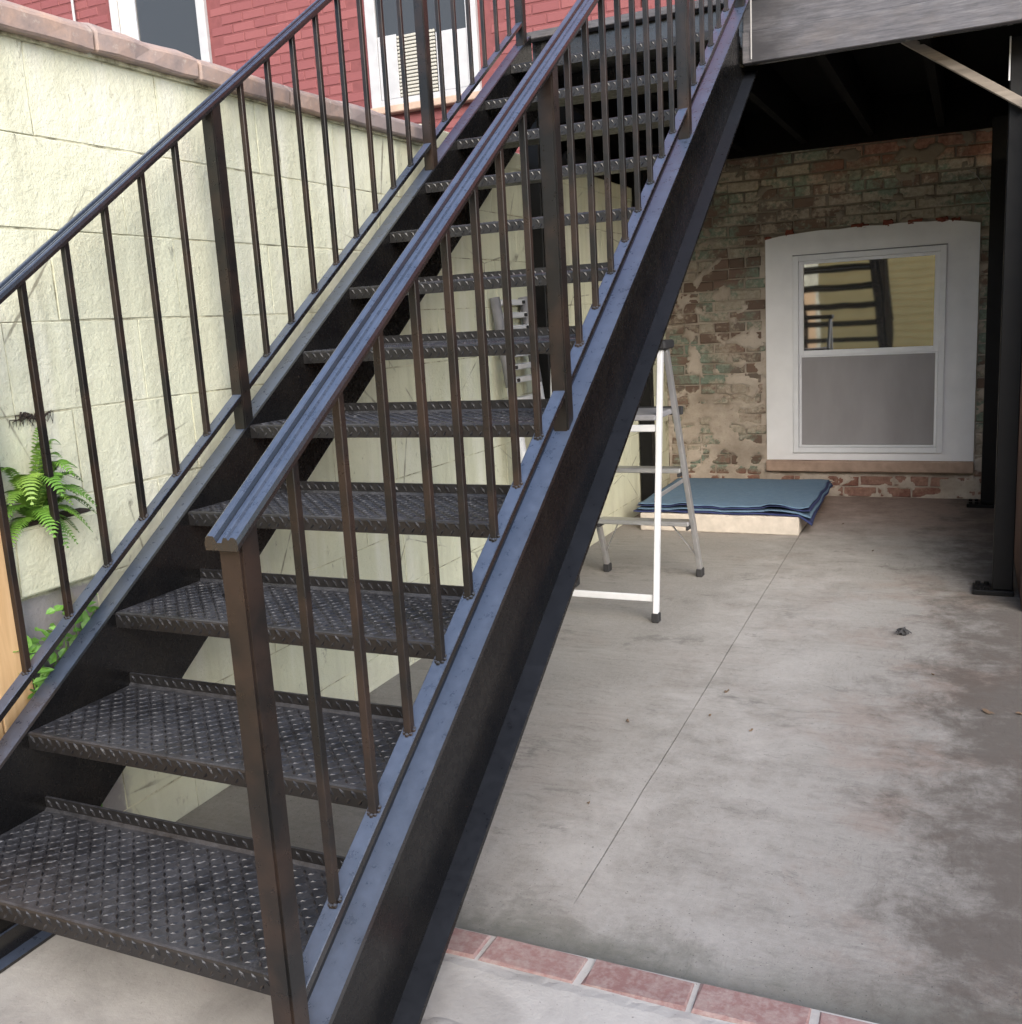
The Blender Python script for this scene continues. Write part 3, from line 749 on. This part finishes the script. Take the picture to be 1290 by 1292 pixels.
# treads
TX0, TX1 = .0222, .9328
RUN, RISE, TY, TZ = .2766, .1876, .069, .303
def tread_mesh():
    t = .006; D = .300; F = .036; K = .030; r = .006
    prof = [(0, -F), (0, -r), (r * .3, -r * .3), (r, 0), (D - r - t, 0), (D - t, r), (D - t, K), (D, K), (D, -0.0), (D - r, -t), (r + .002, -t), (t, -t - .004), (t, -F)]
    bm = prism(bmesh.new(), prof, 0, TX1 - TX0)
    bmesh.ops.recalc_face_normals(bm, faces=bm.faces[:])
    me = bpy.data.meshes.new('tread'); bm.to_mesh(me); bm.free(); me.materials.append(M['tread']); return me
def lug_mesh():
    bm = bmesh.new(); W = TX1 - TX0; D = .300
    def lug(cx, cy, ang, L, w, h, plane):
        d = Vector((cos(ang), sin(ang))); nn = Vector((-d.y, d.x)); c = Vector((cx, cy))
        P = [c + d * L, c + nn * w, c - d * L, c - nn * w, c + d * L * .55, c - d * L * .55]
        H = [0, 0, 0, 0, h, h]
        vv = []
        for p, q in zip(P, H):
            if plane == 'top': co = (p.x, p.y, q)
            elif plane == 'front': co = (p.x, -q, p.y)
            else: co = (p.x, D - .006 - q, p.y)
            vv.append(bm.verts.new(co))
        for f in ((0, 1, 5, 4), (1, 2, 5), (2, 3, 5), (3, 0, 4, 5)): bm.faces.new([vv[i] for i in f])
    px = .0195
    for j in range(int((D - .022) / px)):
        for i in range(int((W - .012) / px)):
            lug(.012 + px * (i + .5), .010 + px * (j + .5), radians(45 if (i + j) % 2 else -45), .0105, .0033, .0019, 'top')
    px = .0255
    for i in range(int(W / px) - 1):
        lug(.014 + px * i, -.012, radians(-52), .0105, .0040, .0026, 'front'); lug(.026 + px * i, -.026, radians(52), .0085, .0034, .0024, 'front')
        lug(.014 + px * i, .017, radians(-52), .0105, .0038, .0024, 'back')
    bmesh.ops.recalc_face_normals(bm, faces=bm.faces[:])
    me = bpy.data.meshes.new('diamond_lugs'); bm.to_mesh(me); bm.free(); me.materials.append(M['lug']); return me
tm_, lm_ = tread_mesh(), lug_mesh()
NT_ = 12
for k in range(NT_):
    o = link_me('tread', tm_, None); o.location = (TX0, TY + RUN * k, TZ + RISE * k + U(-.002, .002)); pc(o, stair)
    l = link_me('diamond_lugs', lm_, None, o); stuff(l)
    # the angle that carries the tread on each stringer
    for xa in (TX0 + .001, TX1 - .031):
        a = link('tread_angle', B((xa, TY + RUN * k + .03, TZ + RISE * k - .0125), (xa + .030, TY + RUN * k + .26, TZ + RISE * k - .0085)), M['black']); pc(a, stair)
# nosing plate of the landing
pc(link('landing_nosing', B((TX0, TY + RUN * 12 - .012, DZ - .004), (TX1, TY + RUN * 12 + .09, DZ + .004), .002), M['tread']), stair)

# railings
RB = .353
S1, S2, O2 = .1284, .13062, .02468
def slot(k):
    if k <= 8: return k * S1
    if k <= 17: return 9 * S1 + O2 + (k - 9) * S2
    return 9 * S1 + 2 * O2 + (k - 9) * S2
def rail_profile(bm, prof, xc, base, y0, y1):
    """sloping moulded rail: profile of (x, height) pairs swept along the stair, plumb ends"""
    a = [bm.verts.new((xc + p, y0, base + SL * y0 + q)) for p, q in prof]; b = [bm.verts.new((xc + p, y1, base + SL * y1 + q)) for p, q in prof]
    bm.faces.new(a); bm.faces.new(b[::-1])
    for i in range(len(prof)):
        j = (i + 1) % len(prof); bm.faces.new((a[i], b[i], b[j], a[j]))
    return bm
HP = [(-.0265, 0), (.0265, 0), (.0272, .008), (.0255, .0155), (.0215, .018), (.0165, .018), (.0135, .0145), (.0115, .0145), (.0085, .0175), (.0045, .0175), (.001, .0105), (-.007, .0105), (-.0105, .0172), (-.013, .019), (-.0215, .019), (-.0255, .016), (-.0272, .008)]
for side, xc, dy, hh in (('left', 0.0, 0.0, .741), ('right', .963, -.014, .708)):
    yend = slot(25) + dy
    pc(link('bottom_rail', rail_profile(bmesh.new(), [(-.0155, -.016), (.0155, -.016), (.0155, -.0015), (.014, 0), (-.014, 0), (-.0155, -.0015)], xc, RB, dy + .004, yend), M['black']), stair)
    pc(link('handrail', rail_profile(bmesh.new(), HP if side == 'right' else [(p * .8, q * 1.1) for p, q in HP], xc, RB + hh, dy - .034, yend + .03), M['black']), stair)
    for k in range(0, 26):
        y = slot(k) + dy
        zb = RB + SL * y; ztp = zb + hh
        if k in (0, 9, 18, 25):
            s = .0195
            bm = bmesh.new()
            lo, hi = (ST0 + .001 if k or side == 'left' else PAD + .010), RB + hh - .0005
            vv = []
            for (ax, ay) in ((-s, -s), (s, -s), (s, s), (-s, s)): vv.append(bm.verts.new((xc + ax, y + ay, lo + (SL * (y + ay) if lo > .2 else 0))))
            for (ax, ay) in ((-s, -s), (s, -s), (s, s), (-s, s)): vv.append(bm.verts.new((xc + ax, y + ay, hi + SL * (y + ay))))
            for f in ((0, 3, 2, 1), (4, 5, 6, 7), (0, 1, 5, 4), (1, 2, 6, 5), (2, 3, 7, 6), (3, 0, 4, 7)): bm.faces.new([vv[i] for i in f])
            bmesh.ops.bevel(bm, geom=[e for e in bm.edges if abs(e.verts[0].co.z - e.verts[1].co.z) > .3], offset=.0035, segments=2, affect='EDGES')
            pc(link('newel_post' if k in (0, 25) else 'railing_post', bm, M['rail']), stair)
        else:
            s = .0073
            bm = bmesh.new(); box(bm, (xc - s, y - s, zb - .006), (xc + s, y + s, ztp + .004), .0012)
            # weld bead round the foot
            for q in range(8):
                a = 2 * pi * q / 8 + U(-.2, .2); c = Vector((xc + cos(a) * .0085, y + sin(a) * .0085, 0)); c.z = RB + SL * c.y + .0008
                bmesh.ops.create_icosphere(bm, subdivisions=1, radius=U(.0036, .0056), matrix=Matrix.Translation(c))
            o = link('baluster', bm, M['rail']); pc(o, stair)

# ------------------------------------------------------------------ step ladder
lad = thing('step_ladder', 'white and grey aluminium step ladder with black feet standing under the stair', 'ladder', (.41, 3.3, 0))
xl, xr = .168, .651
def LB_(name, p, q, w, h, mat, up=(0, 1, 0), bev=.003, par=lad):
    return pc(link(name, bar(bmesh.new(), p, q, w, h, up, bev), mat), par)
for x in (xl, xr):
    LB_('rear_rail', (x, 2.905, .03), (x, 3.085, 1.14), .022, .030, M['white_ladder'])
    LB_('front_rail', (x, 3.68, .03), (x, 3.165, 1.14), .022, .036, M['aluminium'])
    pc(link('foot', B((x - .016, 2.886, .0005), (x + .016, 2.926, .042), .004), M['rubber']), lad)
    pc(link('foot', B((x - .016, 3.652, .0005), (x + .016, 3.700, .042), .004), M['rubber']), lad)
    LB_('spreader', (x + (.014 if x == xl else -.014), 2.985, .52), (x + (.014 if x == xl else -.014), 3.455, .52), .006, .018, M['aluminium'], (0, 0, 1), .001)
def fy(z): return 3.68 - (z - .03) * .464
for z in (.296, .575):
    pc(link('step', B((xl + .0115, fy(z) - .045, z - .012), (xr - .0115, fy(z) + .035, z + .010), .004), M['aluminium']), lad)
    for x in (xl + .018, xr - .018): pc(link('step_end', B((x - .0065, fy(z) - .047, z - .030), (x + .0065, fy(z) + .037, z - .0125), .002), M['rubber']), lad)
pc(link('platform', B((xl + .0115, 3.02, .848), (xr - .0115, fy(.86) + .04, .872), .004), M['grey_plastic']), lad)
pc(link('platform_trim', B((xl - .02, fy(.86) + .041, .838), (xr + .02, fy(.86) + .062, .876), .004), M['rubber']), lad)
LB_('crossbar', (xl + .0115, 2.920, .100), (xr - .0115, 2.920, .100), .012, .030, M['white_ladder'], (0, 0, 1))
LB_('crossbar', (xl + .0115, 3.030, .815), (xr - .0115, 3.030, .815), .012, .030, M['white_ladder'], (0, 0, 1))
pc(link('top_cap', B((xl - .03, 3.05, 1.1405), (xr + .03, 3.20, 1.178), .008), M['rubber']), lad)
for x, d in ((xl + .012, 1), (xr - .012, -1)):
    LB_('brace', (x, fy(.12), .12), (x + d * .095, fy(.28) - .004, .2835), .004, .014, M['aluminium'], (0, 1, 0), .001)

# ------------------------------------------------------------------ collapsed telescoping ladder against the cream wall
tl = thing('telescoping_ladder', 'collapsed grey telescoping ladder leaning on the cream wall behind the treads', 'ladder', (.0, 3.25, 0))
ya, yb_ = 3.05, 3.36
def lx(z): return .10 - .135 * z
for y in (ya, yb_):
    pc(link('rail', tube(bmesh.new(), [(lx(.04), y, .04), (lx(1.0), y, 1.0)], .021, 10), M['white_ladder'], None, True), tl)
    pc(link('rail', tube(bmesh.new(), [(lx(1.002), y, 1.002), (lx(1.40), y, 1.40)], .023, 10), M['grey_plastic'], None, True), tl)
    pc(link('foot', B((lx(0) - .026, y - .030, .0005), (lx(0) + .026, y + .030, .06), .008), M['rubber']), tl)
for i in range(7):
    z = 1.03 + i * .058
    pc(link('rung', B((lx(z) - .019, ya + .0255, z - .014), (lx(z) + .019, yb_ - .0255, z + .012), .004), M['white_ladder']), tl)
    for y in (ya + .05, yb_ - .05): pc(link('latch', B((lx(z) + .0195, y - .014, z - .009), (lx(z) + .026, y + .014, z + .007), .003), M['rubber']), tl)
for z in (.30, .62, .94):
    pc(link('rung', B((lx(z) - .019, ya + .0215, z - .014), (lx(z) + .019, yb_ - .0215, z + .012), .004), M['white_ladder']), tl)

# ------------------------------------------------------------------ foam slab and moving blanket
bm = B((.042, 4.648, .0005), (.978, 5.62, .107), .006)
bmesh.ops.subdivide_edges(bm, edges=[e for e in bm.edges if e.calc_length() > .3], cuts=26, use_grid_fill=True)
for v in bm.verts:
    if v.co.z > .004: v.co += Vector((noise.noise(v.co * 16), noise.noise(v.co * 16 + Vector((3, 0, 0))), noise.noise(v.co * 9) * .6)) * .005
tag(link('slab_block', bm, M['foam_slab']), 'low cream slab lying on the patio under the blue blanket', 'slab')
blk = thing('moving_blanket', 'folded light blue moving blanket with navy edges lying on the low cream slab', 'blanket', (.45, 5.1, .107))
def layer(x0, x1, y0, y1, z0, th, seed, wav, mat, name, hang=0):
    bm = bmesh.new(); nx, ny = 60, 40; T, Bt = {}, {}
    for i in range(nx + 1):
        for j in range(ny + 1):
            u, v = i / nx, j / ny
            e = max(0, 1 - v * 9)
            x = x0 + (x1 - x0) * u + .012 * noise.noise(Vector((v * 5, seed, 1)))* (u > .9)
            y = y0 + (y1 - y0) * v + .016 * noise.noise(Vector((u * 6, seed, 0))) * e
            wv = wav * e * (max(0, noise.noise(Vector((u * 5.2 + seed, 3, 0)))) * 1.6 + .12 * abs(sin(u * 21 + seed)))
            lump = .007 * noise.noise(Vector((u * 5, v * 4, 2.0))) + .0018 * noise.noise(Vector((u * 16, v * 13, seed)))
            dr = hang * max(0, (u - .93) / .07) * max(0, 1 - v * 1.6)
            z = z0 + wv + lump - dr
            thk = th * (1 - .35 * e)
            T[i, j] = bm.verts.new((x, y, z + thk)); Bt[i, j] = bm.verts.new((x, y, z))
    for i in range(nx):
        for j in range(ny):
            bm.faces.new((T[i, j], T[i + 1, j], T[i + 1, j + 1], T[i, j + 1])); bm.faces.new((Bt[i, j], Bt[i, j + 1], Bt[i + 1, j + 1], Bt[i + 1, j]))
    for i in range(nx):
        for j in (0, ny): bm.faces.new((T[i, j], T[i + 1, j], Bt[i + 1, j], Bt[i, j]))
    for j in range(ny):
        for i in (0, nx): bm.faces.new((T[i, j], T[i, j + 1], Bt[i, j + 1], Bt[i, j]))
    o = link(name, bm, mat, None, True); pc(o, blk); return o
layer(.00, 1.045, 4.655, 5.66, .111, .009, 2.3, .010, M['navy'], 'under_layer', .055)
layer(.02, 1.040, 4.665, 5.66, .124, .006, 8.2, .020, M['blanket'], 'middle_layer', .03)
layer(.01, 1.035, 4.690, 5.67, .136, .005, 8.2, .036, M['navy'], 'lining', .01)
layer(.015, 1.022, 4.705, 5.665, .144, .008, 8.2, .036, M['blanket'], 'top_layer', .0)

# ------------------------------------------------------------------ pine fence, fern pocket, weeds at the left
fence = thing('pine_fence', 'fresh pine board fence between the stair and the cream wall', 'fence', (-.08, 0, PAD))
y = -1.268
while y < .40:
    pc(link('board', B((-.088, y, PAD + .001), (-.066, y + .086, 1.42 + U(-.004, .004)), .002), M['pine']), fence); y += .0905
pc(link('fence_rail', B((-.112, -1.2, .40), (-.0885, .44, .47), .002), M['pine']), fence)
pc(link('fence_rail', B((-.112, -1.2, 1.10), (-.0885, .44, 1.17), .002), M['pine']), fence)

pocket = thing('planter', 'cream-painted planter pocket on the block wall holding the fern', 'planter', (WX, .53, .80))
bm = bmesh.new()
prism(bm, [(WX + .0007, .752), (WX + .034, .746), (WX + .046, .905), (WX + .0007, .905)], .458, .715, 'Y')
bmesh.ops.bevel(bm, geom=bm.edges[:], offset=.006, segments=2, affect='EDGES')
pc(link('bowl', bm, M['cream']), pocket)
bm = bmesh.new(); bmesh.ops.create_icosphere(bm, subdivisions=3, radius=1)
for v in bm.verts: v.co = Vector((v.co.x * .018, v.co.y * .105, v.co.z * .012)) * (1 + .3 * noise.noise(v.co * 3))
o = link('soil', bm, M['soil']); o.location = (WX + .024, .585, .908); pc(o, pocket)
bm = bmesh.new(); rr = random.Random(12)
for q in range(34):
    a = rr.uniform(-.05, .05); b = a + rr.uniform(-.05, .05)
    tube(bm, [(.001, a * .6, rr.uniform(-.012, .008)), (rr.uniform(.003, .010), (a + b) / 2, rr.uniform(-.012, .008)), (rr.uniform(.001, .006), b * .8, rr.uniform(-.03, .004))], rr.uniform(.0012, .0032), 5, .0006)
o = link('dead_root_mat', bm, M['soil']); o.location = (WX + .002, .585, 1.150); tag(o, 'dark tangle of dead roots in a wall crack above the fern', 'roots')
fern = thing('fern', 'bright green fern growing from the cream planter on the block wall', 'fern', (WX + .026, .535, .912))
def frond(yaw, length, arch_, droop, seed):
    bm = bmesh.new(); rr = random.Random(seed); n = 26; pts = []
    d = Vector((cos(yaw), sin(yaw), 0))
    for i in range(n + 1):
        t = i / n
        pts.append(d * (length * (t * .75 + .10 * t * t)) + Vector((0, 0, arch_ * sin(t * pi * .62) - droop * t * t * t)))
    tube(bm, [pts[0], pts[n // 3], pts[2 * n // 3], pts[n]], .0014, 4, .0005)
    for i in range(2, n + 1):
        t = i / n; p = pts[i]; tg = (pts[i] - pts[i - 1]).normalized(); sd_ = tg.cross(Vector((0, 0, 1))).normalized()
        w = length * .22 * (sin(pi * min(1, t * .93 + .07)) ** .7) * rr.uniform(.85, 1.1) + .004
        for s in (-1, 1):
            a = p + sd_ * s * w + tg * w * .35 - Vector((0, 0, w * .18)); hw = length / n * .62
            m1 = p + sd_ * s * w * .5 + tg * (w * .12 + hw) + Vector((0, 0, .001)); m2 = p + sd_ * s * w * .5 + tg * (w * .12 - hw)
            vv = [bm.verts.new(q) for q in (p - tg * hw * .8, m2, a, m1, p + tg * hw * .8)]
            bm.faces.new(vv)
    return bm
fr = [(.55, .20, .10, .10), (1.15, .20, .07, .11), (1.45, .165, .09, .06), (-.2, .19, .14, .09), (-1.1, .16, .10, .05), (.9, .15, .14, .02), (.2, .17, .16, .06), (1.65, .10, .16, .0), (-.7, .18, .15, .12), (1.3, .14, .02, .10), (-1.5, .12, .14, .0), (.0, .12, .19, .0), (1.0, .11, .19, .0), (-1.3, .15, .03, .11), (.4, .13, .02, .12), (1.5, .09, .22, .0), (.7, .17, .05, .13), (-.4, .17, .06, .12), (-.9, .15, .12, .02), (.3, .14, .09, .07), (1.2, .17, .12, .05), (-1.4, .17, .07, .10), (.6, .11, .16, .0), (-.1, .15, .03, .13)]
for i, (a, L, h, dr) in enumerate(fr):
    o = link('frond', frond(a, L * .80, h * .95, dr * .62, i), M['fern']); o.parent = fern
weed = thing('leafy_weed', 'leafy green weed growing in the gap between stair stringer and cream wall', 'plant', (-.062, .53, GZ))
def leaf(bm, c, d, n_, L, w):
    d = d.normalized(); s = d.cross(n_).normalized(); u = s.cross(d)
    P = [c, c + d * L * .35 + s * w + u * .003, c + d * L * .75 + s * w * .7, c + d * L - u * .004, c + d * L * .75 - s * w * .7, c + d * L * .35 - s * w + u * .003]
    mid = [bm.verts.new(c), bm.verts.new(c + d * L * .5 - u * .003)]
    vv = [bm.verts.new(q) for q in P[1:]]
    bm.faces.new((mid[0], mid[1], vv[0])); bm.faces.new((mid[1], vv[1], vv[0])); bm.faces.new((mid[1], vv[2], vv[1]))
    bm.faces.new((mid[1], vv[3], vv[2])); bm.faces.new((mid[1], vv[4], vv[3])); bm.faces.new((mid[1], mid[0], vv[4]))
rr = random.Random(3)
for s in range(7):
    y1 = -.085 + s * .031 + rr.uniform(-.012, .012); h = .60 + .012 * s + rr.uniform(-.03, .04)
    st = bmesh.new(); tube(st, [(rr.uniform(-.01, .01), y1 * .3, .0), (0.0, y1 * .6, h * .5), (rr.uniform(-.012, .012), y1, h)], .0030, 5, .0012)
    o = link('stem', st, M['weed']); o.parent = weed
    bm = bmesh.new()
    for q in range(20):
        t = rr.uniform(.80, 1.06); c = Vector((rr.uniform(-.012, .020), y1 * (.3 + .7 * t) + rr.uniform(-.014, .014), h * t))
        leaf(bm, c, Vector((rr.uniform(-.4, 1), rr.uniform(-1, 1), rr.uniform(-.2, .7))), Vector((.5, rr.uniform(-.3, .3), 1)), rr.uniform(.022, .040), rr.uniform(.008, .013))
    o = link('leaves', bm, M['weed']); o.parent = weed

# ------------------------------------------------------------------ small things
def leafbit(name, x, y, L, lab, cat, mat, seed):
    bm = bmesh.new(); rr = random.Random(seed)
    n = 9; vv = []
    for i in range(n):
        a = 2 * pi * i / n; r = L * rr.uniform(.35, 1.0)
        vv.append(bm.verts.new((cos(a) * r, sin(a) * r * .55, .002 + rr.uniform(0, .006))))
    c = bm.verts.new((0, 0, .006)); bt = bm.verts.new((0, 0, .0008))
    for i in range(n): bm.faces.new((vv[i], vv[(i + 1) % n], c)); bm.faces.new((vv[(i + 1) % n], vv[i], bt))
    o = link(name, bm, mat); o.location = (x, y, GZ + .0005); o.rotation_euler.z = rr.uniform(0, 3); return tag(o, lab, cat, 'dry leaf bits on the patio' if cat == 'leaf' else None)
bm = bmesh.new(); bmesh.ops.create_icosphere(bm, subdivisions=3, radius=1)
for v in bm.verts: v.co = Vector((v.co.x * .018, v.co.y * .015, v.co.z * .016)) * (1 + .7 * noise.noise(v.co * 2.1 + Vector((4, 1, 0))))
for a in (.4, 2.6, 4.0): tube(bm, [(0, 0, .0), (cos(a) * .018, sin(a) * .018, .004), (cos(a) * .032, sin(a) * .028, -.008)], .002, 5)
o = link('debris_lump', bm, M['rubber']); o.location = (1.628, 2.98, .014); tag(o, 'small black clump of debris on the open concrete floor', 'debris')
for i, (x, y, L) in enumerate(((1.919, 2.251, .026), (2.008, 2.265, .018), (1.107, 2.198, .016), (1.10, 1.98, .012), (.86, 1.86, .016), (1.25, 1.9, .010), (1.75, 2.55, .010), (.93, 1.30, .014), (1.40, 4.35, .015), (1.18, 5.0, .018))):
    leafbit('dry_leaf', x, y, L, 'tiny dark dry leaf bit lying on the grey concrete floor', 'leaf', M['leaf_brown'], i)
pts = [(1.795, HY - .012, 2.03), (1.83, HY - .02, 2.01), (1.88, HY - .018, 1.94), (1.915, HY - .02, 1.85), (1.93, HY - .02, 1.79), (2.05, HY - .02, 1.775)]
tag(link('wall_wire', tube(bmesh.new(), pts, .0022, 6), M['white_cord']), 'thin loose wire hanging on the brick beside the window head', 'wire')
tag(link('white_cord', tube(bmesh.new(), [(.990, DY0 - .030, 2.29), (.9905, DY0 - .030, 2.45), (.991, DY0 - .028, 2.75)], .0030, 8), M['white_cord']), 'white cord hanging down the fascia at the stair head', 'cord')
# things stored on top of the block wall under the deck
pt = thing('clay_pot', 'red clay pot standing on top of the block wall behind the upper treads', 'pot', (WX - .08, 3.95, 2.0625))
bm = bmesh.new(); prof = [(.055, 0), (.085, .15), (.097, .15), (.098, .185), (.084, .185), (.080, .16)]
rings = [[bm.verts.new((r * cos(2 * pi * k / 20), r * sin(2 * pi * k / 20), h)) for k in range(20)] for r, h in prof]
for a, b in zip(rings, rings[1:]):
    for k in range(20): bm.faces.new((a[k], a[(k + 1) % 20], b[(k + 1) % 20], b[k]))
bm.faces.new(rings[0][::-1])
o = link('pot_body', bm, M['clay_red'], None, True); o.parent = pt
bm = bmesh.new(); bmesh.ops.create_cone(bm, cap_ends=True, segments=20, radius1=.078, radius2=.078, depth=.01); bmesh.ops.translate(bm, verts=bm.verts[:], vec=(0, 0, .158))
o = link('soil', bm, M['soil']); o.parent = pt
bm = bmesh.new(); bmesh.ops.create_icosphere(bm, subdivisions=4, radius=1)
for v in bm.verts: v.co = Vector((v.co.x * .08, v.co.y * .30, max(-.05, v.co.z * .10))) * (1 + .25 * noise.noise(v.co * 2.4))
o = link('black_bag', bm, M['rubber'], None, True); o.location = (WX - .09, 4.55, 2.118); tag(o, 'slumped black bag lying on top of the block wall under the deck', 'bag')

# ------------------------------------------------------------------ behind the photographer: building that the window mirrors, sunlight put into its colour
lot = thing('cream_building', 'yellow-sided building, sunlight painted into its colour, across the back lot, behind the photographer', 'building', (0, -12, 0))
bm = bmesh.new()
for i in range(34): prism(bm, [(-12.0, i * .17 - .14), (-11.975, i * .17 - .14), (-12.0, i * .17 + .03)], -12, 12)
pc(link('siding', bm, M['sun_yellow_siding']), lot)
pc(link('wall', B((-12, -18, -.14), (12, -12.001, 5.7)), M['sun_yellow_siding']), lot)
for x in (-7.2, -4.9, 4.9, 7.2): pc(link('window', B((x, -12.05, 1.2), (x + 1.0, -11.96, 2.8)), M['glass']), lot)
scene.render.engine = 'CYCLES'
